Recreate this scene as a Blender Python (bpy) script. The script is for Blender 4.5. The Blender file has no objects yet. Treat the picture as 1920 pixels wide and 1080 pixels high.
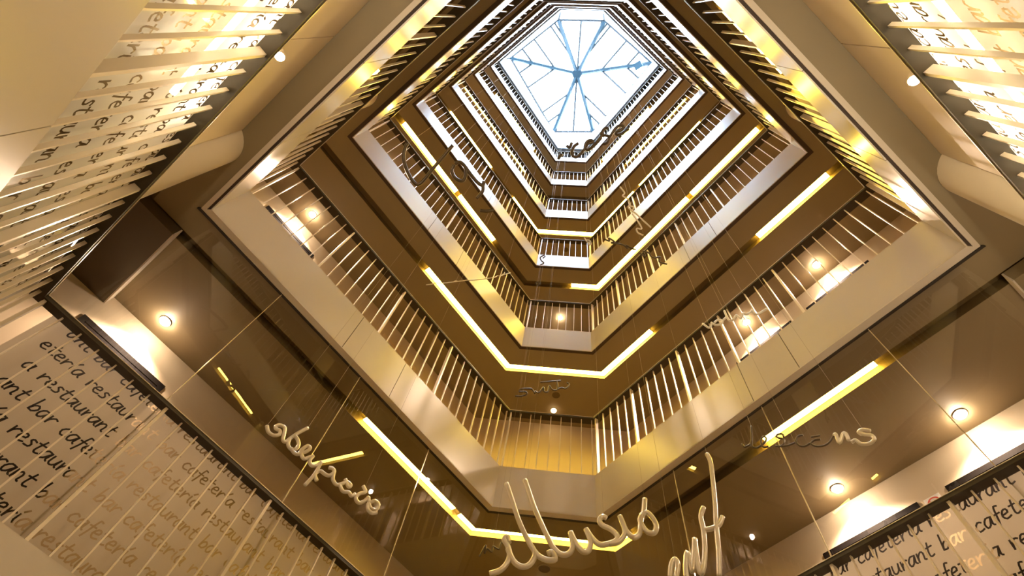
import bpy, math
from mathutils import Vector, Matrix
from mathutils.geometry import delaunay_2d_cdt

sc = bpy.context.scene
COL = sc.collection

# ------------------------------------------------------------------ camera, sky, exposure
F_PX = 1016.818
PITCH, ROLL = 1.0988428, 0.2538410
FW = Vector((0, math.cos(PITCH), math.sin(PITCH)))
_r0 = Vector((1, 0, 0)); _u0 = Vector((0, -math.sin(PITCH), math.cos(PITCH)))
RT = _r0 * math.cos(ROLL) + _u0 * math.sin(ROLL)
UP = -_r0 * math.sin(ROLL) + _u0 * math.cos(ROLL)
cam_d = bpy.data.cameras.new('camera'); cam = bpy.data.objects.new('camera', cam_d); COL.objects.link(cam)
cam_d.sensor_width = 36.0; cam_d.lens = F_PX / 1920 * 36.0
cam_d.clip_start = 0.05; cam_d.clip_end = 200
cam.matrix_world = Matrix(((RT.x, UP.x, -FW.x, 0), (RT.y, UP.y, -FW.y, 0), (RT.z, UP.z, -FW.z, 0), (0, 0, 0, 1)))
sc.camera = cam

SKY = 10.0
w = bpy.data.worlds.new('sky'); sc.world = w; w.use_nodes = True
bg = w.node_tree.nodes['Background']
bg.inputs[0].default_value = (0.60, 0.78, 1.0, 1); bg.inputs[1].default_value = SKY
sc.view_settings.view_transform = 'Standard'; sc.view_settings.look = 'None'
sc.view_settings.gamma = 1.0; sc.view_settings.use_curve_mapping = False
sc.view_settings.exposure = 1.78
sc.cycles.max_bounces = 10; sc.cycles.diffuse_bounces = 6; sc.cycles.glossy_bounces = 5
sc.cycles.transmission_bounces = 6; sc.cycles.transparent_max_bounces = 12
sc.cycles.sample_clamp_indirect = 6.0
sc.cycles.caustics_reflective = False; sc.cycles.caustics_refractive = False

STRIP_COL = (1.0, 0.67, 0.085); STRIP_E = 24.0
SPOT_COL = (1.0, 0.73, 0.52); SPOT_W = 55.0
LENS_E = 110.0
WASH_COL = (1.0, 0.86, 0.62); WASH_E = 26.0

# ------------------------------------------------------------------ materials
def mat(name, col, rough=0.5, metal=0.0, spec=0.5, noise=0.0, nscale=6.0, bump=0.0, coat=0.0):
    m = bpy.data.materials.new(name); m.use_nodes = True
    nt = m.node_tree; b = nt.nodes['Principled BSDF']
    b.inputs['Base Color'].default_value = (*col, 1); b.inputs['Roughness'].default_value = rough
    b.inputs['Metallic'].default_value = metal; b.inputs['Specular IOR Level'].default_value = spec
    b.inputs['Coat Weight'].default_value = coat
    if noise > 0 or bump > 0:
        tc = nt.nodes.new('ShaderNodeTexCoord'); n = nt.nodes.new('ShaderNodeTexNoise')
        n.inputs['Scale'].default_value = nscale; n.inputs['Detail'].default_value = 4
        nt.links.new(tc.outputs['Object'], n.inputs['Vector'])
        if noise > 0:
            mx = nt.nodes.new('ShaderNodeMix'); mx.data_type = 'RGBA'
            mx.inputs[6].default_value = (*[c * (1 - noise) for c in col], 1)
            mx.inputs[7].default_value = (*[min(1, c * (1 + noise)) for c in col], 1)
            nt.links.new(n.outputs['Fac'], mx.inputs[0]); nt.links.new(mx.outputs[2], b.inputs['Base Color'])
        if bump > 0:
            bp = nt.nodes.new('ShaderNodeBump'); bp.inputs['Strength'].default_value = bump; bp.inputs['Distance'].default_value = 0.01
            nt.links.new(n.outputs['Fac'], bp.inputs['Height']); nt.links.new(bp.outputs[0], b.inputs['Normal'])
    return m

def emis(name, col, e):
    m = bpy.data.materials.new(name); m.use_nodes = True; nt = m.node_tree
    nt.nodes.remove(nt.nodes['Principled BSDF'])
    em = nt.nodes.new('ShaderNodeEmission'); em.inputs[0].default_value = (*col, 1); em.inputs[1].default_value = e
    nt.links.new(em.outputs[0], nt.nodes['Material Output'].inputs[0]); return m

def glass(name, refl=1.0, tint=(1, 1, 1), ior=1.5, rough=0.0):
    m = bpy.data.materials.new(name); m.use_nodes = True; nt = m.node_tree
    nt.nodes.remove(nt.nodes['Principled BSDF'])
    t = nt.nodes.new('ShaderNodeBsdfTransparent'); t.inputs[0].default_value = (*tint, 1)
    g = nt.nodes.new('ShaderNodeBsdfGlossy'); g.inputs['Roughness'].default_value = rough
    f = nt.nodes.new('ShaderNodeFresnel'); f.inputs[0].default_value = ior
    mm = nt.nodes.new('ShaderNodeMath'); mm.operation = 'MULTIPLY'; mm.use_clamp = True; mm.inputs[1].default_value = refl
    x = nt.nodes.new('ShaderNodeMixShader')
    nt.links.new(f.outputs[0], mm.inputs[0]); nt.links.new(mm.outputs[0], x.inputs[0])
    nt.links.new(t.outputs[0], x.inputs[1]); nt.links.new(g.outputs[0], x.inputs[2])
    nt.links.new(x.outputs[0], nt.nodes['Material Output'].inputs[0]); return m

def film(name, col, trans=0.2, tl=0.5):
    m = bpy.data.materials.new(name); m.use_nodes = True; nt = m.node_tree
    nt.nodes.remove(nt.nodes['Principled BSDF'])
    d = nt.nodes.new('ShaderNodeBsdfDiffuse'); d.inputs[0].default_value = (*col, 1)
    l = nt.nodes.new('ShaderNodeBsdfTranslucent'); l.inputs[0].default_value = (*col, 1)
    t = nt.nodes.new('ShaderNodeBsdfTransparent'); t.inputs[0].default_value = (0.95, 0.95, 0.92, 1)
    g = nt.nodes.new('ShaderNodeBsdfGlossy'); g.inputs['Roughness'].default_value = 0.03
    f = nt.nodes.new('ShaderNodeFresnel'); f.inputs[0].default_value = 1.45
    a = nt.nodes.new('ShaderNodeMixShader'); a.inputs[0].default_value = tl
    b = nt.nodes.new('ShaderNodeMixShader'); b.inputs[0].default_value = trans
    x = nt.nodes.new('ShaderNodeMixShader')
    L = nt.links.new
    L(d.outputs[0], a.inputs[1]); L(l.outputs[0], a.inputs[2]); L(a.outputs[0], b.inputs[1]); L(t.outputs[0], b.inputs[2])
    L(f.outputs[0], x.inputs[0]); L(b.outputs[0], x.inputs[1]); L(g.outputs[0], x.inputs[2])
    L(x.outputs[0], nt.nodes['Material Output'].inputs[0]); return m

M = dict(
    fascia=mat('cream_panel', (0.59, 0.53, 0.45), 0.27, noise=0.04, nscale=2.0),
    backing=mat('dark_joint', (0.05, 0.03, 0.02), 0.7),
    lip=mat('cream_lip', (0.60, 0.53, 0.44), 0.5),
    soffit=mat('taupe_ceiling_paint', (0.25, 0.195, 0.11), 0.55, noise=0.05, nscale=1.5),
    roof=mat('skylit_grey_roof', (0.20, 0.225, 0.27), 0.7),  # blue-grey of the sky light put into the taupe soffit's colour
    slot=mat('slot_lining', (0.13, 0.085, 0.028), 0.6),
    floor=mat('gallery_carpet', (0.22, 0.15, 0.09), 0.9, noise=0.15, nscale=30),
    ground=mat('lobby_stone', (0.55, 0.45, 0.33), 0.4, noise=0.08, nscale=3),
    wall=mat('warm_wall_paint', (0.60, 0.49, 0.34), 0.6, noise=0.03, nscale=2),
    wallp=mat('satin_wall_panel', (0.74, 0.63, 0.47), 0.28, noise=0.02, nscale=2),
    rail=mat('bronze_handrail', (0.030, 0.020, 0.006), 0.55),
    bal=mat('cream_enamel_baluster', (0.78, 0.70, 0.58), 0.3, metal=0.15),
    doorleaf=mat('dark_wenge_door', (0.005, 0.0032, 0.003), 0.7, spec=0.05, noise=0.3, nscale=12),
    doorframe=mat('door_frame_wood', (0.005, 0.0035, 0.003), 0.7, spec=0.05),
    litwalldoor=mat('pale_lit_wall_door', (0.66, 0.52, 0.33), 0.4, noise=0.08, nscale=8),  # tone of lit wall pieces, put into added doors
    metal=mat('brushed_steel', (0.75, 0.72, 0.68), 0.25, metal=1.0),
    word=mat('satin_aluminium_wire', (0.74, 0.69, 0.60), 0.28, metal=0.35, noise=0.10, nscale=9),
    worddark=mat('dark_bronze_wire', (0.10, 0.075, 0.05), 0.35, metal=0.6),
    wire=mat('hanging_wire', (0.30, 0.25, 0.19), 0.5, metal=0.5),
    beam=mat('blue_grey_steel', (0.014, 0.042, 0.058), 0.5),
    bar=mat('thin_glazing_bar', (0.012, 0.015, 0.017), 0.6),
    curb=mat('white_curb', (0.85, 0.87, 0.90), 0.5),
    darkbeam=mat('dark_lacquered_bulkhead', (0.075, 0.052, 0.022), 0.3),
    column=mat('cream_column', (0.68, 0.58, 0.42), 0.45, noise=0.03),
    channel=mat('dark_glass_channel', (0.02, 0.014, 0.01), 0.5),
    ink=glass('clear_lettering', 0.6, (0.62, 0.56, 0.48)), inkd=glass('dark_lettering', 0.6, (0.16, 0.12, 0.07)), black=mat('black_print', (0.02, 0.012, 0.01), 0.6),
    white=mat('white_plastic', (0.80, 0.78, 0.74), 0.4),
    red=mat('red_print', (0.55, 0.05, 0.03), 0.5),
    speaker=mat('bronze_speaker_grille', (0.10, 0.07, 0.03), 0.6),
    ringtrim=mat('cream_trim_ring', (0.62, 0.53, 0.40), 0.4),
    pane=glass('clear_pane', 1.3),
    roofpane=glass('skylight_pane', 0.6, (0.97, 0.99, 1.0)),
    joint=mat('pane_edge_highlight', (0.95, 0.85, 0.60), 0.15, metal=0.6),  # gold colour stands in for the highlight along polished glass edges
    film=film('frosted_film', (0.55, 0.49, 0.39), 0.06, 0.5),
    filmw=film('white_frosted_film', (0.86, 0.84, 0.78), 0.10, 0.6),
    strip=emis('warm_led_strip', STRIP_COL, STRIP_E),
    lens=emis('spot_lens', (1.0, 0.80, 0.60), LENS_E),
    lensdim=emis('dim_spot_lens', (1.0, 0.70, 0.36), 10.0),
    wash=emis('wash_tube', WASH_COL, WASH_E),
)

# ------------------------------------------------------------------ helpers
class MB:
    def __init__(s): s.v = []; s.f = []
    def poly(s, pts):
        n = len(s.v); s.v += [tuple(p) for p in pts]; s.f.append(tuple(range(n, n + len(pts)))); return s
    def hexa(s, b, t):                      # bottom loop, top loop (same length)
        n = len(s.v); k = len(b); s.v += [tuple(p) for p in b] + [tuple(p) for p in t]
        s.f.append(tuple(range(n + k - 1, n - 1, -1))); s.f.append(tuple(range(n + k, n + 2 * k)))
        for i in range(k):
            j = (i + 1) % k; s.f.append((n + i, n + j, n + k + j, n + k + i))
        return s
    def tube(s, path, r, seg=8, closed_ends=True):
        path = [Vector(p) for p in path]; n0 = len(s.v); prev = None
        for i, p in enumerate(path):
            d = (path[min(i + 1, len(path) - 1)] - path[max(i - 1, 0)])
            d = d.normalized() if d.length > 1e-9 else Vector((0, 0, 1))
            if prev is None:
                a = d.orthogonal().normalized()
            else:
                a = (prev - d * prev.dot(d)); a = a.normalized() if a.length > 1e-6 else d.orthogonal().normalized()
            prev = a; b = d.cross(a)
            rr = r[i] if isinstance(r, (list, tuple)) else r
            for q in range(seg):
                t = 2 * math.pi * q / seg; s.v.append(tuple(p + a * (rr * math.cos(t)) + b * (rr * math.sin(t))))
        for i in range(len(path) - 1):
            for q in range(seg):
                q2 = (q + 1) % seg
                s.f.append((n0 + i * seg + q, n0 + i * seg + q2, n0 + (i + 1) * seg + q2, n0 + (i + 1) * seg + q))
        if closed_ends:
            s.f.append(tuple(n0 + q for q in range(seg - 1, -1, -1)))
            m = n0 + (len(path) - 1) * seg; s.f.append(tuple(m + q for q in range(seg)))
        return s
    def mesh(s, name, m, smooth=False):
        me = bpy.data.meshes.new(name); me.from_pydata(s.v, [], s.f); me.materials.append(m)
        if smooth: me.polygons.foreach_set('use_smooth', [True] * len(me.polygons))
        me.update(); return me
    def build(s, name, m, parent=None, smooth=False):
        return link(name, s.mesh(name, m, smooth), parent)

def link(name, data, parent=None):
    o = bpy.data.objects.new(name, data); COL.objects.link(o)
    if parent is not None:
        o.parent = parent; o.matrix_parent_inverse = Matrix.Translation(-Vector(parent.location))
    return o
def tag(o, label=None, cat=None, group=None, kind=None):
    if label: o['label'] = label
    if cat: o['category'] = cat
    if group: o['group'] = group
    if kind: o['kind'] = kind
    return o
def empty(name, loc):
    o = bpy.data.objects.new(name, None); COL.objects.link(o); o.location = loc; o.empty_display_size = 0.05; return o

# ------------------------------------------------------------------ plan of the atrium
C = dict(L=(-2.47044, 1.96445), BL=(0.35704, 4.39732), BR=(1.36959, 4.18379), R=(2.98677, 0.76074),
         TR=(0.63720, -0.43216), TL=(-0.76309, -0.15321))
NAMES = ['L', 'BL', 'BR', 'R', 'TR', 'TL']
P = [Vector(C[n]) for n in NAMES]
DIR, NRM, LEN = [], [], []
for i in range(6):
    d = P[(i + 1) % 6] - P[i]; LEN.append(d.length); d = d.normalized(); DIR.append(d); NRM.append(Vector((-d.y, d.x)))
def at(e, u, v, z):
    q = P[e] + DIR[e] * u + NRM[e] * v; return Vector((q.x, q.y, z))
def corner(i, da, db=None):                 # vertex i with edge i-1 offset by da and edge i offset by db
    db = da if db is None else db
    a, b = (i - 1) % 6, i % 6
    p1 = P[a] + NRM[a] * da; p2 = P[b] + NRM[b] * db
    d1, d2 = DIR[a], DIR[b]; den = d1.x * d2.y - d1.y * d2.x; r = p2 - p1
    t = (r.x * d2.y - r.y * d2.x) / den
    return p1 + d1 * t
def ring(e, v1, v2, z):
    a, b = corner(e, v1), corner(e + 1, v1); c, d = corner(e + 1, v2), corner(e, v2)
    return [Vector((q.x, q.y, z)) for q in (a, b, c, d)]
def bar(e, u1, u2, v1, v2, z1, z2, mb=None):
    mb = mb or MB()
    mb.hexa([at(e, u1, v1, z1), at(e, u2, v1, z1), at(e, u2, v2, z1), at(e, u1, v2, z1)],
            [at(e, u1, v1, z2), at(e, u2, v1, z2), at(e, u2, v2, z2), at(e, u1, v2, z2)]); return mb
def mitre(e, v1, v2, z1, z2, mb=None):
    mb = mb or MB(); mb.hexa(ring(e, v1, v2, z1), ring(e, v1, v2, z2)); return mb
def ray(px, py):
    return RT * ((px - 960) / F_PX) - UP * ((py - 540) / F_PX) + FW

Z0, H, DF, DR = 3.85473, 3.0, 0.5493, 1.49978
DEPTH = 1.45
ROOF = 21.91
LEVELS = range(-1, 6)
def zb(k): return Z0 + H * k
GAL = {-1: 'lettered gallery', 0: 'first plain gallery', 1: 'second plain gallery', 2: 'third plain gallery', 3: 'fourth plain gallery',
       4: 'fifth plain gallery', 5: 'topmost gallery'}
SIDE = ['lower left side', 'bottom side', 'lower right side', 'upper right side', 'top side', 'upper left side']

# ------------------------------------------------------------------ structure
mb = MB()
fl = [Vector((corner(i, 3.0).x, corner(i, 3.0).y, -1.5)) for i in range(6)]
mb.poly(fl[::-1]); o = mb.build('floor', M['ground'])
tag(o, 'lobby floor of pale stone at the foot of the atrium', 'floor', kind='structure')

S1, S2 = 0.36, 0.475                         # light slot in each gallery ceiling
for k in LEVELS:
    z = zb(k) + 0.012
    mb = MB()
    for e in range(6):
        mb.poly(ring(e, 0.02, S1, z)); mb.poly(ring(e, S2, DEPTH + 0.02, z))
    o = mb.build('ceiling', M['soffit'])
    tag(o, f'taupe painted ceiling underneath the {GAL[k]}', 'ceiling', 'gallery ceilings', 'structure')
    sl = MB()
    for e in range(6):
        a, b = ring(e, S1, S2, z), ring(e, S1, S2, z + 0.09)
        sl.poly([a[0], a[1], b[1], b[0]]); sl.poly([a[3], a[2], b[2], b[3]]); sl.poly(b)
    sl.build('light_slot', M['slot'], o)
    mb = MB()
    for e in range(6): mb.poly(ring(e, 0.012, DEPTH + 0.02, zb(k) + DF - 0.004)[::-1])
    for e in range(6):
        a = ring(e, 0.02, DEPTH, zb(k) + 0.12); mb.poly(a)
    o = mb.build('floor', M['floor'])
    tag(o, f'carpeted floor slab of the {GAL[k]}', 'floor', 'gallery floors', 'structure')
mb = MB()
for e in range(6): mb.poly(ring(e, 0.0, DEPTH + 0.02, ROOF))
for e in range(6): mb.poly(ring(e, 0.0, 4.0, ROOF + 0.5)[::-1])
tag(mb.build('ceiling', M['roof']), 'soffit around the skylight opening, coloured grey for the sky light on it', 'ceiling', 'gallery ceilings', 'structure')
mb = MB()
for e in range(6): mitre(e, 0.0, 0.12, ROOF - 0.35, ROOF + 0.62, mb)
tag(mb.build('trim_0', M['curb']), 'white upstand framing the skylight opening', 'trim', kind='structure')

mb = MB()
for e in range(6): mitre(e, 0.0, 0.12, ROOF - 1.0, ROOF - 0.351, mb)
tag(mb.build('trim_43', M['roof']), 'grey downstand band below the white skylight upstand', 'trim', kind='structure')
WN = ['wall_lower_left', 'wall_bottom', 'wall_lower_right', 'wall_upper_right', 'wall_top', 'wall_upper_left']
for e in range(6):
    a, b = corner(e, DEPTH), corner(e + 1, DEPTH); c, d = corner(e + 1, DEPTH + .15), corner(e, DEPTH + .15)
    mb = MB().hexa([Vector((q.x, q.y, -1.5)) for q in (a, b, c, d)], [Vector((q.x, q.y, ROOF + .4)) for q in (a, b, c, d)])
    tag(mb.build(WN[e], M['wall']), f'warm painted back wall of the galleries on the {SIDE[e]}', 'wall', kind='structure')

# satin wall panels close behind the lettered railing on the upper sides
ZL = zb(-1) + DF
PAN = {5: [0.0, 1.0, 2.02], 3: [0.68, 1.70, LEN[3]], 4: [0.0, 0.7, LEN[4]]}
for e, us in PAN.items():
    mb = bar(e, us[0] - (0.3 if e != 3 else 0), us[-1] + (0.3 if e != 5 else 0), 0.262, 0.36, ZL, zb(0) + .01)
    o = mb.build(WN[e] + '_screen', M['backing'])
    tag(o, f'satin panelled wall right behind the lettered railing, {SIDE[e]}', 'wall', kind='structure')
    for i in range(len(us) - 1):
        x1, x2 = us[i], us[i + 1]
        if e in (3, 4) and i == len(us) - 2: x2 += 0.25
        if e in (5, 4) and i == 0: x1 -= 0.25
        bar(e, x1 + .004, x2 - .004, 0.25, 0.262, ZL, zb(0) + .008).build('panel', M['wallp'], o)

# round columns
def column(e, u, v, r, label):
    mb = MB(); c = at(e, u, v, 0); n = 40
    zs = [-1.5, ROOF]
    mb.hexa([Vector((c.x + r * math.cos(2 * math.pi * i / n), c.y + r * math.sin(2 * math.pi * i / n), zs[0])) for i in range(n)],
            [Vector((c.x + r * math.cos(2 * math.pi * i / n), c.y + r * math.sin(2 * math.pi * i / n), zs[1])) for i in range(n)])
    o = mb.build('column', M['column'], smooth=True)
    for p in list(o.data.polygons)[:2]: p.use_smooth = False
    tag(o, label, 'column', 'round columns', 'structure')
column(5, 2.22, 0.36, 0.22, 'round cream column on the upper left side')
column(3, 0.48, 0.36, 0.22, 'round cream column on the upper right side')

# bulkheads at the two side corners of the lettered gallery
def bulkhead(e, eo, sgn, z, m, label):
    # slab below the ceiling from the light slot of side eo to its back wall, along the line of side e
    def X(v, vo):                              # crossing of line v of side e with line vo of side eo
        p1 = P[e] + NRM[e] * v; p2 = P[eo] + NRM[eo] * vo; d1, d2 = DIR[e], DIR[eo]
        den = d1.x * d2.y - d1.y * d2.x; r = p2 - p1; t = (r.x * d2.y - r.y * d2.x) / den
        return p1 + d1 * t
    q = [X(.055, .37), X(.055, DEPTH), X(.39, DEPTH), X(.39, .37)]
    o = MB().hexa([Vector((*p, z)) for p in q], [Vector((*p, zb(0) + .012)) for p in q]).build('beam', m)
    q = [X(.043, .37), X(.043, DEPTH), X(.054, DEPTH), X(.054, .37)]
    MB().hexa([Vector((*p, z - .002)) for p in q], [Vector((*p, zb(0) + .012)) for p in q]).build('lit_edge_strip', M['lip'], o)  # cream colour stands in for the lit side face of the bulkhead
    tag(o, label, 'beam', kind='structure')
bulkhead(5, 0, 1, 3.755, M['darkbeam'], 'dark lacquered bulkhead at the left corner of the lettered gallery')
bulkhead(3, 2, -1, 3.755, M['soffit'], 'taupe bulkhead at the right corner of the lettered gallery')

# fascias: a dark backing with panels set on it
JO = {0: [1.52, 2.15], 2: [1.94, 2.40], 1: [], 4: [], 3: [0.9, 1.75], 5: [0.95, 1.85]}
n = 0
for k in LEVELS:
    for e in range(6):
        n += 1
        z1, z2 = zb(k), zb(k) + DF
        mb = MB(); mb.hexa(ring(e, 0.008, 0.03, z1 + .006), ring(e, 0.008, 0.03, z2 - .004))
        mb.hexa(ring(e, 0.03, 0.06, z1 + .004), ring(e, 0.03, 0.06, z1 + .02))
        o = mb.build(f'trim_{n}', M['backing'])
        tag(o, f'cream fascia edging the {GAL[k]} on its {SIDE[e]}', 'fascia', 'gallery fascias', 'structure')
        js = [0.0] + (JO[e] if k < 4 else []) + [LEN[e]]
        for i in range(len(js) - 1):
            g1 = 0.0 if i == 0 else 0.003; g2 = 0.0 if i == len(js) - 2 else 0.003
            u1, u2 = js[i] + g1, js[i + 1] - g2
            a0 = at(e, u1, 0, 0); b0 = at(e, u2, 0, 0)
            a1 = Vector((*corner(e, 0.010), 0)) if i == 0 else at(e, u1, 0.010, 0)
            b1 = Vector((*corner(e + 1, 0.010), 0)) if i == len(js) - 2 else at(e, u2, 0.010, 0)
            q = (a0, b0, b1, a1)
            MB().hexa([Vector((p.x, p.y, z1)) for p in q], [Vector((p.x, p.y, z2)) for p in q]).build('panel', M['fascia'], o)
        if k == 0:                            # lip and glass channel beneath the first plain gallery
            mitre(e, 0.0 if e < 3 else 0.030, 0.065, z1 - 0.006, z1 + 0.006).build('lip', M['lip'], o)

# ------------------------------------------------------------------ doors in the back walls
nd = 0
def door(e, u1, u2, k, leafm, pale=False):
    global nd
    nd += 1
    zf = zb(k - 1) + DF if k is not None else 0
    top = zf + 2.14
    o = empty(f'door_{nd}', at(e, (u1 + u2) / 2, DEPTH, zf))
    col = 'added pale lit-wall' if pale else 'dark wenge'
    pos = {0: 'by the left corner' if u1 < 1 else 'near the bottom end', 2: 'nearer the bottom end' if u1 < 2 else 'nearer the right corner'}[e]
    tag(o, f'{col} door of the {GAL[k - 1]}, {SIDE[e]}, {pos}', 'door', 'gallery doors', 'structure')
    f = MB(); d1, d2 = DEPTH - 0.012, DEPTH + 0.0
    bar(e, u1, u1 + .05, d1, d2, zf, top, f); bar(e, u2 - .05, u2, d1, d2, zf, top, f); bar(e, u1 + .05, u2 - .05, d1, d2, top - .05, top, f)
    f.build('frame', leafm if pale else M['doorframe'], o)
    lf = bar(e, u1 + .052, u2 - .052, d1 + .004, d2, zf + .005, top - .052).build('leaf', leafm, o)
    MB().tube([at(e, u2 - .12, d1 + .01, zf + 1.0), at(e, u2 - .12, d1 - .035, zf + 1.0), at(e, u2 - .24, d1 - .035, zf + 1.0)], 0.009, 8).build('handle', M['metal'], lf)
for k in range(0, 4):
    door(0, 0.0, 0.87, k, M['doorleaf']); door(2, 1.34, 2.24, k, M['doorleaf']); door(2, 2.48, 3.38, k, M['doorleaf'])
for k in (1, 2, 3): door(0, 2.34, 3.06, k, M['litwalldoor'], True)  # added pale doors in place of lit pieces of the back wall

# ------------------------------------------------------------------ skylight
bz, hz = 23.0, 24.2
SKP = [Vector((-2.33, 1.92, bz)), Vector((0.04, 4.24, bz)), Vector((1.61, 3.84, bz)), Vector((3.03, 0.82, bz)), Vector((0.84, -0.17, bz)), Vector((-0.85, 0.19, bz))]
HUB = Vector((0.378, 1.95, hz))
sky = empty('window_1', (HUB.x, HUB.y, ROOF + .6))
tag(sky, 'six sided glass skylight with blue grey steel ribs meeting at a hub', 'skylight', kind='structure')
def outw(p, d): 
    c = Vector((HUB.x, HUB.y, p.z)); return p + (p - c).normalized() * d
BASE = [Vector((corner(i, 0.10).x, corner(i, 0.10).y, ROOF + .60)) for i in range(6)]
for i in range(6):
    a, b = SKP[i], SKP[(i + 1) % 6]
    MB().poly([a + Vector((0, 0, .06)), b + Vector((0, 0, .06)), HUB + Vector((0, 0, .06))]).build('pane', M['roofpane'], sky)
    MB().poly([BASE[i], BASE[(i + 1) % 6], b + Vector((0, 0, .06)), a + Vector((0, 0, .06))]).build('pane', M['roofpane'], sky)
for i in range(6):
    MB().tube([SKP[i], SKP[i].lerp(HUB, .5), HUB], 0.085, 6).build('rib', M['beam'], sky)
    MB().tube([SKP[i], SKP[(i + 1) % 6]], 0.042, 5).build('edge_bar', M['bar'], sky)
    MB().tube([BASE[i], SKP[i]], 0.042, 5).build('corner_bar', M['bar'], sky)
hb = MB(); hb.tube([HUB + Vector((0, 0, -.16)), HUB + Vector((0, 0, .05))], 0.20, 12); hb.build('hub', M['beam'], sky)
def on_rib(i, t): return SKP[i].lerp(HUB, t)
def footp(i, p):                              # foot of the perpendicular from p on base edge i
    a, b = SKP[i], SKP[(i + 1) % 6]; d = (b - a).normalized(); t = (p - a).dot(d); return a + d * t
for i in range(6):
    for j, ts in ((i, (.33, .66)), ((i + 1) % 6, (.33, .66))):
        if (b_len := (SKP[(i + 1) % 6] - SKP[i]).length) < 2.0: ts = (.12,)
        for t in ts:
            p = on_rib(j, t); MB().tube([p, footp(i, p)], 0.042, 5).build('glazing_bar', M['bar'], sky)
    if (SKP[(i + 1) % 6] - SKP[i]).length < 2.0:
        MB().tube([HUB, (SKP[i] + SKP[(i + 1) % 6]) / 2], 0.042, 5).build('glazing_bar', M['bar'], sky)

# floodlight on the right rib of the skylight
fp = SKP[3].lerp(HUB, .16)
o = empty('floodlight', fp)
tag(o, 'small blue grey floodlight clamped to the right hand rib of the skylight', 'floodlight')
c = fp + Vector((-.02, -.02, -.22)); fwd = (Vector((0.5, 2.2, 18)) - c).normalized(); sd = fwd.orthogonal().normalized(); sd2 = fwd.cross(sd)
MB().hexa([c + sd * a * .09 + sd2 * b * .12 for a, b in ((-1, -1), (1, -1), (1, 1), (-1, 1))],
          [c + fwd * .16 + sd * a * .13 + sd2 * b * .16 for a, b in ((-1, -1), (1, -1), (1, 1), (-1, 1))]).build('housing', M['beam'], o)
MB().tube([fp, fp + Vector((.03, .02, -.10)), c], 0.03, 6).build('bracket', M['beam'], o)
MB().tube([SKP[3].lerp(HUB, .10) + Vector((0, 0, .02)), SKP[3].lerp(HUB, .10) + Vector((0, 0, -.16))], 0.05, 8).build('clamp', M['beam'], o)

# ------------------------------------------------------------------ railings
POST = {0: [0.90, 1.78, 2.66], 2: [0.66, 1.33, 2.01, 2.70], 1: [], 3: [1.0, 1.95], 5: [0.80, 1.68], 4: []}
bal_me = MB().hexa([Vector(p) for p in ((-.0045, -.009, 0), (.0045, -.009, 0), (.0045, .009, 0), (-.0045, .009, 0))],
                   [Vector(p) for p in ((-.0045, -.009, DR - DF - .022), (.0045, -.009, DR - DF - .022), (.0045, .009, DR - DF - .022), (-.0045, .009, DR - DF - .022))]).mesh('baluster', M['bal'])
post_me = MB().hexa([Vector(p) for p in ((-.009, -.02, 0), (.009, -.02, 0), (.009, .02, 0), (-.009, .02, 0))],
                    [Vector(p) for p in ((-.009, -.02, DR - DF - .022), (.009, -.02, DR - DF - .022), (.009, .02, DR - DF - .022), (-.009, .02, DR - DF - .022))]).mesh('post', M['bal'])
for k in LEVELS:
    for e in range(6):
        zf, zh = zb(k) + DF, zb(k) + DR
        root = empty('railing', at(e, LEN[e] / 2, .03, zf))
        tag(root, f'cream baluster railing of the {GAL[k]} on its {SIDE[e]}', 'railing', 'gallery railings')
        h = mitre(e, -0.004, 0.088 if k >= 0 else 0.062, zh - .024, zh - .001); h.build('handrail', M['rail'], root)
        MB().hexa(ring(e, -0.008, 0.012, zh - .001), ring(e, -0.008, 0.012, zh + .003)).build('rail_edge', M['bal'], root)
        nb = round(LEN[e] / 0.1225); pos = [0.02 + (LEN[e] - .04) * i / nb for i in range(nb + 1)]
        ang = math.atan2(DIR[e].y, DIR[e].x)
        single = k <= 3 and e != 4
        if single:
            for u in pos:
                isp = any(abs(u - p) < 0.0613 for p in POST[e]) or u == pos[0]
                o = bpy.data.objects.new('post' if isp else 'baluster', post_me if isp else bal_me); COL.objects.link(o)
                o.parent = root; q = at(e, u, .03, zf); o.location = q - root.location; o.rotation_euler = (0, 0, ang)
        else:
            mb = MB()
            for u in pos: bar(e, u - .0045, u + .0045, .021, .039, zf, zh - .022, mb)
            b = mb.build('balusters', M['bal'], root); b['kind'] = 'stuff'

# ------------------------------------------------------------------ light strips in the slots
def strip(e, u1, u2, k, c1=False, c2=False, note=''):
    z = zb(k) + 0.012 + .055
    a1, a2 = S1 + .012, S2 - .012
    if c1: p1, p4 = corner(e, a1), corner(e, a2)
    else: p1, p4 = at(e, u1, a1, 0).xy, at(e, u1, a2, 0).xy
    if c2: p2, p3 = corner(e + 1, a1), corner(e + 1, a2)
    else: p2, p3 = at(e, u2, a1, 0).xy, at(e, u2, a2, 0).xy
    q = (p1, p2, p3, p4)
    o = MB().hexa([Vector((*p, z)) for p in q], [Vector((*p, z + .012)) for p in q]).build('light_strip', M['strip'])
    MB().hexa([Vector((*p, z + .012)) for p in q], [Vector((*p, z + .03)) for p in q]).build('housing', M['metal'], o)
    tag(o, f'light strip under the {GAL[k]}, {SIDE[e]}{note}', 'light strip', 'recessed light strips')
L0, L1, L2, L3, L5 = LEN[0], LEN[1], LEN[2], LEN[3], LEN[5]
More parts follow.
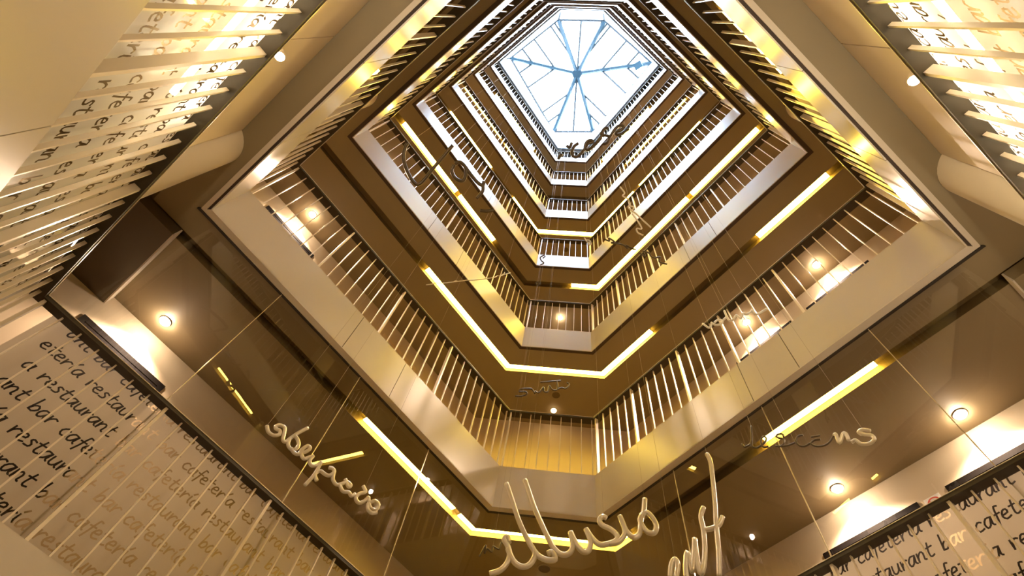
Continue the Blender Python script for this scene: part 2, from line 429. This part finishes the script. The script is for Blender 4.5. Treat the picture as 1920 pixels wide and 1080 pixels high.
#        level: list of (edge, u1, u2, corner1, corner2)
ST = {0: [(0, 2.25, 3.62, 0, 0), (0, 3.72, 4, 0, 1), (1, 0, 1, 1, 1), (2, 0, 0.02, 1, 0), (2, 1.70, 2.80, 0, 0), (5, .2, 1.2, 0, 0), (3, 1.3, 2.3, 0, 0)],
      1: [(0, 1.98, 4, 0, 1), (1, 0, 1, 1, 1), (2, 0, .80, 1, 0), (2, 2.72, 3.78, 0, 0), (5, 1.9, 2.9, 0, 0), (3, .9, 1.9, 0, 0)],
      2: [(0, 0.10, 1.65, 0, 0), (0, 1.75, 2.85, 0, 0), (1, .72, 1.2, 0, 1), (2, 0, 2.2, 1, 0), (2, 2.3, 3.8, 0, 0), (5, 1.3, 1.8, 0, 0), (3, .5, .9, 0, 0)],
      3: [(0, 0.4, 2.0, 0, 0), (0, 2.9, 3.8, 0, 1), (1, 0, 1, 1, 1), (2, 0, 1.2, 1, 0), (2, 1.4, 3.3, 0, 0), (5, .6, 1.8, 0, 0), (3, .6, 1.9, 0, 0)],
      4: [(0, 0.1, 1.8, 0, 0), (0, 2.0, 3.0, 0, 0), (2, 1.2, 3.5, 0, 0), (5, .6, 1.8, 0, 0), (3, .6, 1.9, 0, 0)],
      5: [(0, 0.8, 3.0, 0, 0), (2, .4, 2.6, 0, 0)]}
for k, l in ST.items():
    for e, u1, u2, c1, c2 in l:
        us = sorted(x[1] for x in l if x[0] == e); nt = ''
        if len(us) > 1: nt = {(0, 0): ', towards the left corner', (0, 1): ', towards the bottom end', (2, 0): ', towards the bottom end', (2, 1): ', towards the right corner'}[(e, us.index(u1))]
        strip(e, u1, u2, k, c1, c2, nt)

# ------------------------------------------------------------------ downlights
def disc(c, r, z1, z2, n=24):
    return MB().hexa([Vector((c.x + r * math.cos(2 * math.pi * i / n), c.y + r * math.sin(2 * math.pi * i / n), z1)) for i in range(n)],
                     [Vector((c.x + r * .92 * math.cos(2 * math.pi * i / n), c.y + r * .92 * math.sin(2 * math.pi * i / n), z2)) for i in range(n)][::1])
def annulus(c, r1, r2, z1, z2, n=24):
    mb = MB()
    pt = lambda r, i, z: Vector((c.x + r * math.cos(2 * math.pi * i / n), c.y + r * math.sin(2 * math.pi * i / n), z))
    for i in range(n):
        j = i + 1
        mb.poly([pt(r1, i, z1), pt(r2, i, z1), pt(r2, j, z1), pt(r1, j, z1)]); mb.poly([pt(r2, i, z1), pt(r2, i, z2), pt(r2, j, z2), pt(r2, j, z1)])
        mb.poly([pt(r1, i, z1), pt(r1, j, z1), pt(r1, j, z2), pt(r1, i, z2)])
    return mb
spot_d = bpy.data.lights.new('spot', 'SPOT'); spot_d.energy = SPOT_W; spot_d.color = SPOT_COL; spot_d.spot_size = math.radians(128); spot_d.spot_blend = 0.55
spot_d.shadow_soft_size = 0.03
def downlight(e, u, v, k, note, power=True, lensm=None):
    z = zb(k) + 0.012; c = at(e, u, v, z)
    o = empty('downlight', c)
    tag(o, f'downlight in the ceiling under the {GAL[k]}, {SIDE[e]}{note}', 'downlight', 'ceiling downlights')
    annulus(c, .034, .052, z - .008, z).build('trim_ring', M['ringtrim'], o)
    disc(c, .034, z - .026, z - .001).build('lens', M['lens'] if e != 1 or k == 2 else M['lensdim'], o)
    if power:
        s = bpy.data.objects.new('spot', spot_d); COL.objects.link(s); s.parent = o; s.location = (0, 0, -.045)
for k in range(0, 6):
    downlight(0, .43, 1.23, k, ' by its door')
    downlight(2, 1.79, 1.25, k, ', nearer the bottom end')
    downlight(2, 2.94, 1.25, k, ', nearer the right corner')
    downlight(1, .54, 1.16, k, '', power=False)
    c = at(1, .56, .86, zb(k) + .012)
    o = empty('ceiling_speaker', c); tag(o, f'dark round speaker in the ceiling under the {GAL[k]}', 'speaker', 'ceiling speakers')
    annulus(c, .062, .078, c.z - .006, c.z).build('rim', M['soffit'], o); disc(c, .062, c.z - .004, c.z).build('grille', M['speaker'], o)

# wall spots and wash tubes of the lettered gallery's upper sides
def wallspot(e, u, z, label):
    o = empty('wall_spotlight', at(e, u, .25, z)); tag(o, label, 'spotlight')
    MB().tube([at(e, u, .249, z), at(e, u, .20, z + .02)], .012, 8).build('arm', M['metal'], o)
    MB().tube([at(e, u, .215, z + .03), at(e, u, .185, z - .03)], [.02, .028], 12).build('head', M['ringtrim'], o)
    MB().tube([at(e, u, .185, z - .031), at(e, u, .183, z - .035)], .022, 12).build('lens', M['lens'], o)
wallspot(3, 1.56, 3.12, 'small bright spotlight on the satin wall panel, upper right side')
wallspot(5, 1.05, 3.12, 'small bright spotlight on the satin wall panel, upper left side')
def wash(e, u1, u2, label):
    o = MB().tube([at(e, u1, .17, 2.315), at(e, u2, .17, 2.315)], .014, 8).build('wash_light', M['wash'])
    for u in (u1, u2): MB().tube([at(e, u, .17, 2.315), at(e, u, .249, 2.315)], .008, 6).build('bracket', M['metal'], o)
    tag(o, label, 'light tube')
wash(3, 0.8, 2.5, 'warm light tube behind the lettered panel, upper right side')
wash(3, -0.35, 0.2, 'added warm light tube brightening the ceiling at the right corner')  # extra tube, added to light the ceiling at this corner from below
wash(5, -0.1, 1.2, 'warm light tube behind the lettered panel, upper left side')

# ------------------------------------------------------------------ glass screens between lettered railing and ceiling above
GP = {0: [0.10, .85, 1.84, 2.82, LEN[0]], 1: [0.0, LEN[1]], 2: [0.0, .95, 1.95, 2.96, LEN[2] - .10]}
for e, us in GP.items():
    o = mitre(e, 0.066, 0.088, zb(0) - .012, zb(0) + .012).build(f'window_{e + 2}', M['channel'])
    tag(o, f'clear glass screen above the lettered railing, {SIDE[e]}', 'glass screen', kind='structure')
    for i in range(len(us) - 1):
        MB().poly([at(e, us[i] + .003, .077, ZL), at(e, us[i + 1] - .003, .077, ZL), at(e, us[i + 1] - .003, .077, zb(0) - .012), at(e, us[i] + .003, .077, zb(0) - .012)]).build('pane', M['pane'], o)
    for u in us[1:-1]:
        bar(e, u - .003, u + .003, .072, .082, ZL, zb(0) - .012).build('joint_glint_strip', M['joint'], o)  # thin strip added as the bright glint on each pane joint

# ------------------------------------------------------------------ lettered frosted panels
GLY = {
 'a': (1.1, [[(.80, .95), (.35, 1.0), (.05, .5), (.2, 0), (.55, .15), (.85, 1), (.80, .2), (1.0, .02)]]),
 'r': (.90, [[(.05, 1), (.15, 0), (.18, .5), (.5, .95), (.8, .85)]]),
 'e': (1.0, [[(.05, .5), (.65, .6), (.6, .98), (.25, .95), (.05, .4), (.35, 0), (.85, .15)]]),
 's': (.9, [[(.7, .9), (.35, 1), (.2, .75), (.55, .45), (.5, .1), (.05, .05)]]),
 't': (.9, [[(.4, 1.6), (.3, .8), (.3, .2), (.5, 0), (.8, .12)], [(0, 1.05), (.8, 1.1)]]),
 'u': (1.1, [[(.05, 1), (.1, .2), (.4, 0), (.7, .3), (.8, 1), (.8, .2), (1, .02)]]),
 'n': (1.1, [[(.05, 1), (.1, 0), (.15, .6), (.5, 1), (.75, .75), (.75, .1), (.95, .02)]]),
 'b': (1.0, [[(.1, 1.8), (.1, .9), (.1, 0), (.2, .6), (.55, .9), (.8, .5), (.5, 0), (.1, .1)]]),
 'c': (.95, [[(.75, .85), (.4, 1), (.05, .5), (.3, 0), (.8, .12)]]),
 'f': (.8, [[(.8, 1.7), (.5, 1.75), (.4, 1.2), (.35, .3), (.25, -.5)], [(.05, .9), (.75, .95)]]),
 'i': (.6, [[(.2, 1), (.2, .3), (.4, .02)], [(.25, 1.3), (.5, 1.7)]]),
 ' ': (.9, [])}
def smooth(pts, n=4):
    if len(pts) < 3: return pts
    out = []
    P_ = [pts[0]] + list(pts) + [pts[-1]]
    dim = len(pts[0])
    for i in range(1, len(P_) - 2):
        a, b, c, d = P_[i - 1], P_[i], P_[i + 1], P_[i + 2]
        for j in range(n):
            t = j / n
            out.append(tuple(.5 * ((2 * b[q]) + (-a[q] + c[q]) * t + (2 * a[q] - 5 * b[q] + 4 * c[q] - d[q]) * t * t + (-a[q] + 3 * b[q] - 3 * c[q] + d[q]) * t ** 3) for q in range(dim)))
    out.append(tuple(pts[-1])); return out
PHRASE = 'restaurant bar cafeteria '
def adv(ch): return GLY[ch][0]
XH = 0.047
def lettering(e, v, u_lo, u_hi, z_lo, z_hi, rows, wid=.0092, clip=False):
    """film and clear letters cut out of it: two meshes from one triangulation per row"""
    fm, lm = MB(), MB()
    edges = sorted(r[0] for r in rows)
    bands = []
    for r in sorted(rows, key=lambda r: r[0]):
        lo = r[0] - .045; bands.append([lo, r])
    bands[0][0] = z_lo
    for bi, (lo, (zbase, ch0, uref)) in enumerate(bands):
        hi = bands[bi + 1][0] if bi + 1 < len(bands) else z_hi
        vs = [Vector((u_lo, lo)), Vector((u_hi, lo)), Vector((u_hi, hi)), Vector((u_lo, hi))]; fs = [[0, 1, 2, 3]]
        def draw(i, u):
            for st in GLY[PHRASE[i]][1]:
                pts = smooth([(u + (x + .18 * y) * XH, zbase + y * XH) for x, y in st], 2)
                for j in range(len(pts) - 1):
                    (x1, y1), (x2, y2) = pts[j], pts[j + 1]; dx, dy = x2 - x1, y2 - y1; l = math.hypot(dx, dy) or 1
                    ex, ey = dx / l * wid * .3, dy / l * wid * .3; nx, ny = -dy / l * wid / 2, dx / l * wid / 2
                    n = len(vs); q = [(x1 - ex - nx, y1 - ey - ny), (x2 + ex - nx, y2 + ey - ny), (x2 + ex + nx, y2 + ey + ny), (x1 - ex + nx, y1 - ey + ny)]
                    vs.extend(Vector((min(max(a, u_lo + .001), u_hi - .001), min(max(b, lo + .001), hi - .001))) for a, b in q); fs.append([n, n + 1, n + 2, n + 3])
        i, u = ch0, uref
        while u < u_hi - .07:
            draw(i, u); u += adv(PHRASE[i]) * XH; i = (i + 1) % len(PHRASE)
        i = (ch0 - 1) % len(PHRASE); u = uref - adv(PHRASE[i]) * XH
        while u > u_lo + .01 and not clip:
            draw(i, u); i = (i - 1) % len(PHRASE); u -= adv(PHRASE[i]) * XH
        V2, E2, F2, OV, OE, OF = delaunay_2d_cdt(vs, [], fs, 0, 1e-6)
        n1, n2 = len(fm.v), len(lm.v); p3 = [tuple(at(e, q.x, v, q.y)) for q in V2]
        fm.v += p3; lm.v += p3
        for f, of in zip(F2, OF):
            if any(k > 0 for k in of): lm.f.append(tuple(n2 + k for k in f))
            elif of: fm.f.append(tuple(n1 + k for k in f))
    return fm, lm
def trim_loose(mb):
    used = sorted({i for f in mb.f for i in f}); mp = {o: n for n, o in enumerate(used)}
    mb.v = [mb.v[i] for i in used]; mb.f = [tuple(mp[i] for i in f) for f in mb.f]; return mb
ROWS = {0: [(2.300, 7, .22), (2.155, 18, .19), (2.015, 23, .23), (1.875, 7, .23), (1.735, 22, .33), (1.595, 4, .42), (1.455, 16, .50)],
        2: [(2.295, 11, 1.90), (2.155, 3, 2.13), (2.015, 12, 2.2), (1.875, 4, 2.1), (1.735, 20, 2.0), (1.595, 9, 2.1), (1.455, 16, 2.0)],
        5: [(2.295, 3, .3), (2.155, 16, .3), (2.015, 9, .4), (1.875, 22, .3), (1.735, 5, .4), (1.595, 12, .3), (1.455, 19, .3)],
        3: [(2.295, 3, .3), (2.155, 16, .3), (2.015, 9, .4), (1.875, 22, .3), (1.735, 5, .4), (1.595, 12, .3), (1.455, 19, .3)]}
EXT = {0: (.10, LEN[0] - .02), 2: (.02, LEN[2] - .10), 5: (.02, LEN[5] - .02), 3: (.02, LEN[3] - .02)}
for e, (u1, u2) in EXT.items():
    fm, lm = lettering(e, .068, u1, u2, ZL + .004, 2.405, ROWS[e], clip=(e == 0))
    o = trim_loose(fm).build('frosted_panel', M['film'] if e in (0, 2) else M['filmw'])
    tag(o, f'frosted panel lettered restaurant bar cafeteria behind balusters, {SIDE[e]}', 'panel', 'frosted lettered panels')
    trim_loose(lm).build('lettering', M['ink'] if e in (0, 2) else M['inkd'], o)['kind'] = 'stuff'

# no smoking sign between the two doors of the lettered gallery
o = bar(2, 2.285, 2.415, DEPTH - .006, DEPTH, 3.40, 3.53).build('sign', M['white'])
tag(o, 'small white no smoking sign between the two dark doors', 'sign')
mb = MB(); n = 32; cu, cz = 2.35, 3.465
for i in range(n):
    t1, t2 = 2 * math.pi * i / n, 2 * math.pi * (i + 1) / n
    mb.poly([at(2, cu + r * math.cos(t), DEPTH - .0075, cz + r * math.sin(t)) for r, t in ((.054, t1), (.054, t2), (.042, t2), (.042, t1))])
q = .7071
mb.poly([at(2, cu + (a * .045 + b * .005) * q, DEPTH - .0075, cz + (-a * .045 + b * .005) * q) for a, b in ((-1, -1), (1, -1), (1, 1), (-1, 1))])
mb.build('red_ring', M['red'], o)
bar(2, cu - .03, cu + .03, DEPTH - .007, DEPTH - .0062, cz - .005, cz + .005).build('cigarette', M['black'], o)

# ------------------------------------------------------------------ hanging wire words
def roof_z(x, y):                           # height of the skylight panes above a point
    for i in range(6):
        a, b, c = SKP[i].xy, SKP[(i + 1) % 6].xy, HUB.xy
        den = (b.y - c.y) * (a.x - c.x) + (c.x - b.x) * (a.y - c.y)
        l1 = ((b.y - c.y) * (x - c.x) + (c.x - b.x) * (y - c.y)) / den; l2 = ((c.y - a.y) * (x - c.x) + (a.x - c.x) * (y - c.y)) / den
        if l1 >= -1e-6 and l2 >= -1e-6 and l1 + l2 <= 1.000001: return bz + (1 - l1 - l2) * (hz - bz) + .06
    return 22.7
def word(name_label, strokes, org, scale, h, r, m, facing='vertical', wires=(), cen=None):
    pts = [(org[0] + x / scale, org[1] + y / scale) for s in strokes for x, y in s]
    cx = sum(p[0] for p in pts) / len(pts); cy = sum(p[1] for p in pts) / len(pts)
    d0 = ray(cx, cy); hh = math.hypot(d0.x, d0.y); O = d0 * (h / hh)
    nrm_ = Vector((d0.x, d0.y, 0)).normalized() if facing == 'vertical' else d0.normalized()
    def hit(x, y):
        d = ray(org[0] + x / scale, org[1] + y / scale); return d * (O.dot(nrm_) / d.dot(nrm_))
    root = empty('hanging_word', O); tag(root, name_label, 'hanging word', 'wire words hung in the atrium')
    for s in strokes:
        path = smooth([tuple(hit(x, y)) for x, y in s], 5)
        MB().tube(path, r, 8).build('stroke', m, root, smooth=True)
    for x, y in wires:
        p = hit(x, y); MB().tube([p, Vector((p.x, p.y, roof_z(p.x, p.y)))], .0008, 4).build('wire', M['wire'], root)
W = M['word']; D = M['worddark']
word('big pale wire word with two tall loops in front of the bottom light strip', [
  [(170, 1062), (255, 1035), (315, 975), (340, 900), (325, 830), (295, 775), (318, 750), (335, 800)],
  [(315, 300), (355, 420), (420, 620), (500, 790), (545, 865), (548, 925), (500, 990), (435, 1000), (370, 950), (325, 850)],
  [(545, 865), (590, 915), (660, 945), (725, 938), (700, 880), (660, 890)],
  [(470, 270), (510, 390), (560, 530), (660, 750), (720, 855), (785, 900), (845, 885), (872, 820), (855, 710)],
  [(855, 710), (900, 805), (955, 872), (1005, 865), (1022, 790), (985, 685)],
  [(985, 685), (1040, 765), (1100, 815), (1175, 808), (1240, 780), (1245, 735), (1190, 685), (1120, 650), (1098, 610), (1125, 578), (1155, 592)],
  [(1175, 808), (1255, 795), (1310, 730), (1305, 660), (1270, 575)],
  [(1270, 575), (1300, 650), (1335, 715), (1390, 755), (1435, 720), (1445, 640), (1455, 560)],
  [(1455, 560), (1500, 545), (1550, 595), (1578, 660), (1560, 715), (1510, 712), (1465, 665), (1440, 600), (1470, 545), (1480, 430)]],
  (880, 840), 4.5, 2.75, .0165, W, wires=[(330, 330), (485, 290), (1475, 430), (1130, 575)])
word('pale wire word slanting down beside the long lower left railing', [
  [(110, 100), (125, 160), (175, 195), (235, 188), (240, 150), (203, 128), (200, 105), (240, 93), (290, 118), (285, 180), (272, 240), (300, 262), (345, 228), (430, 170), (525, 120)],
  [(345, 228), (325, 285), (350, 332), (400, 335), (432, 292), (420, 235), (390, 200)], [(350, 325), (390, 375), (435, 385), (465, 340), (520, 303), (548, 328), (505, 362), (460, 380), (482, 432), (525, 422), (580, 405)],
  [(580, 405), (545, 450), (560, 500), (612, 500), (660, 465)], [(660, 465), (610, 565), (560, 632), (495, 700)],
  [(615, 655), (598, 595), (645, 555), (700, 590), (745, 602), (792, 565), (775, 532), (738, 523)],
  [(790, 570), (778, 640), (810, 692), (860, 690), (920, 668), (960, 700), (935, 715), (905, 640)], [(850, 700), (880, 762), (940, 772), (962, 806), (1005, 790)],
  [(1085, 708), (1108, 768), (1045, 788), (1010, 832), (1040, 878), (1095, 862), (1138, 822)],
  [(1138, 822), (1150, 872), (1205, 860), (1242, 902), (1212, 950), (1162, 932), (1140, 885), (1132, 942), (1172, 982), (1222, 976)]],
  (480, 780), 5.4, 2.35, .0095, W, wires=[(110, 100), (525, 120), (1100, 730)])
word('thin dark word ending in a bright letter over the long lower right strip', [
  [(255, 125), (262, 270), (265, 370), (320, 395), (375, 368), (430, 320), (440, 275), (410, 255), (378, 295), (382, 350), (412, 385), (470, 378)],
  [(140, 345), (175, 385), (240, 350), (262, 300)],
  [(660, 262), (640, 225), (590, 225), (568, 250), (600, 275), (652, 285), (660, 335), (620, 375), (560, 372)], [(620, 378), (720, 362), (800, 330)],
  [(900, 238), (840, 250), (808, 305), (850, 365), (920, 375), (990, 338)], [(1110, 240), (1000, 262)], [(1115, 290), (1040, 300), (1000, 342), (1060, 375), (1150, 370), (1220, 330), (1285, 240)]],
  (1370, 780), 6.62, 2.2, .005, D, wires=[(255, 125), (800, 330)])
word('bright letters finishing the dark word over the lower right strip', [
  [(1285, 240), (1305, 228), (1350, 332), (1395, 222), (1430, 222), (1465, 300)],
  [(1500, 325), (1550, 300), (1620, 345), (1720, 342), (1782, 292), (1750, 242), (1650, 228), (1588, 200), (1640, 168), (1732, 182)]],
  (1370, 780), 6.62, 2.2, .0085, W, wires=[(1640, 168)])
word('small white wire word crossing the handrail above the lower right downlights', [
  [(190, 500), (300, 578), (350, 560), (362, 480)], [(362, 480), (430, 522), (520, 520), (582, 470), (560, 430), (480, 430), (420, 480)],
  [(582, 440), (662, 370)], [(620, 245), (680, 380), (722, 442)], [(722, 442), (800, 420), (860, 330), (950, 392), (1000, 290), (1062, 312), (1140, 280), (1190, 222), (1240, 312), (1340, 282), (1470, 200)]],
  (1300, 560), 10.67, 2.1, .0075, M['white'], wires=[(620, 245), (1190, 222)])
word('large dark looped word across the upper left strips', [
  [(490, 325), (340, 500), (260, 600), (200, 655), (150, 622), (100, 530), (75, 430), (88, 345), (108, 312)],
  [(510, 485), (545, 465), (590, 500), (602, 560), (572, 625), (510, 600), (482, 540), (502, 490)],
  [(590, 500), (640, 570), (700, 640), (742, 660), (752, 625)], [(742, 660), (740, 710), (690, 775)], [(720, 875), (770, 880), (828, 875)]],
  (740, 200), 4.49, 1.6, .016, D, facing='view', wires=[(490, 325), (108, 312), (545, 465)])
word('dark wavy word just below the skylight', [
  [(430, 560), (350, 620), (310, 720), (330, 790), (390, 810), (460, 760), (530, 680), (600, 570), (690, 540), (660, 510), (600, 520), (555, 580), (550, 650), (595, 682), (660, 645), (790, 520), (850, 420)],
  [(960, 300), (910, 290), (860, 350), (850, 410), (960, 432), (980, 480), (930, 560), (860, 575)],
  [(980, 470), (1030, 390), (1100, 290), (1180, 240), (1242, 270), (1200, 320), (1120, 350), (1110, 400), (1180, 402), (1250, 360), (1340, 300)],
  [(310, 545), (270, 640), (215, 600)], [(130, 750), (60, 850)]],
  (1040, 210), 9.6, 1.0, .014, D, facing='view', wires=[(430, 560), (960, 300), (1180, 240)])
word('dark word below the short bottom light strip of the second plain gallery', [
  [(280, 570), (420, 572), (522, 520), (480, 480), (370, 480), (390, 430), (550, 420), (620, 430), (680, 520)],
  [(680, 470), (760, 500), (850, 390), (872, 480), (940, 482), (970, 360), (1040, 442), (1130, 442), (1130, 280)],
  [(1130, 440), (1220, 400), (1300, 420), (1372, 340), (1330, 300)], [(790, 290), (1000, 275), (1210, 260)]],
  (940, 690), 10.8, 3.2, .008, D, wires=[(790, 290), (390, 430)])
word('thin pale word seen edge on across the lower left light strip', [
  [(100, 470), (240, 450), (300, 430), (480, 432), (560, 420), (690, 408), (760, 398), (820, 392), (920, 378), (1100, 370), (1310, 345), (1480, 315), (1520, 290), (1600, 290), (1640, 268), (1780, 230)],
  [(640, 412), (690, 392), (730, 402)], [(1560, 300), (1640, 262), (1670, 220)]],
  (790, 490), 10.67, 2.3, .0045, W, wires=[(690, 395), (1640, 262)])
word('pale twisted wire word hanging before the third plain gallery at right', [
  [(410, 115), (460, 180), (440, 212), (490, 240), (520, 300), (500, 332), (540, 370), (582, 402), (660, 475), (742, 550)],
  [(540, 400), (600, 480), (642, 560), (590, 560), (600, 602), (660, 632)], [(505, 320), (560, 330), (545, 365)]],
  (1090, 330), 5.68, 1.75, .0075, W, facing='view', wires=[(410, 115), (520, 300)])
word('dark knotted word across the second plain gallery fascia at right', [
  [(240, 670), (300, 692), (290, 660), (352, 700), (320, 712), (440, 732), (490, 772), (480, 740), (532, 772), (582, 782)],
  [(620, 820), (680, 852), (660, 802), (722, 822), (740, 852), (782, 872), (842, 862), (830, 912), (912, 940)]],
  (1090, 330), 5.68, 2.1, .008, D, facing='view', wires=[(290, 660), (660, 802)])
word('tiny gold loops beside the fourth strip end', [[(30, 655), (62, 702), (48, 680), (90, 690), (102, 722), (82, 735), (70, 700)]],
  (1090, 330), 5.68, 1.8, .006, W, facing='view', wires=[(62, 680)])
word('small dark curl in front of a white fascia', [[(265, 305), (212, 332), (222, 372), (252, 400), (210, 424)], [(240, 345), (270, 318)], [(160, 640), (175, 628), (192, 645), (178, 665), (160, 650), (162, 636)]],
  (980, 430), 6.35, 2.2, .006, D, facing='view', wires=[(265, 305)])
word('tall upright wire word at the lower edge of the atrium', [
  [(430, 50), (460, 120), (480, 280), (498, 480), (505, 620), (518, 760), (530, 900), (535, 1090)],
  [(400, 500), (378, 580), (398, 680), (412, 840), (405, 980), (380, 1060), (350, 960), (325, 765)],
  [(325, 765), (320, 900), (308, 1040), (290, 980), (262, 880), (252, 1000), (258, 1100)],
  [(398, 690), (460, 682), (530, 650), (562, 580)], [(118, 1100), (130, 985), (160, 940), (182, 985), (168, 1100)]],
  (1230, 840), 4.5, 2.3, .0125, W, wires=[(430, 50), (160, 940)])
word('reflection built as a small dark word beside the tall loops at the bottom', [[(85, 915), (140, 820), (128, 890), (150, 850), (190, 880), (200, 830), (250, 855), (270, 800), (300, 800)]],
  (880, 840), 4.5, 3.4, .006, D, wires=[(200, 830)])  # added wire word in place of a reflection in the glass
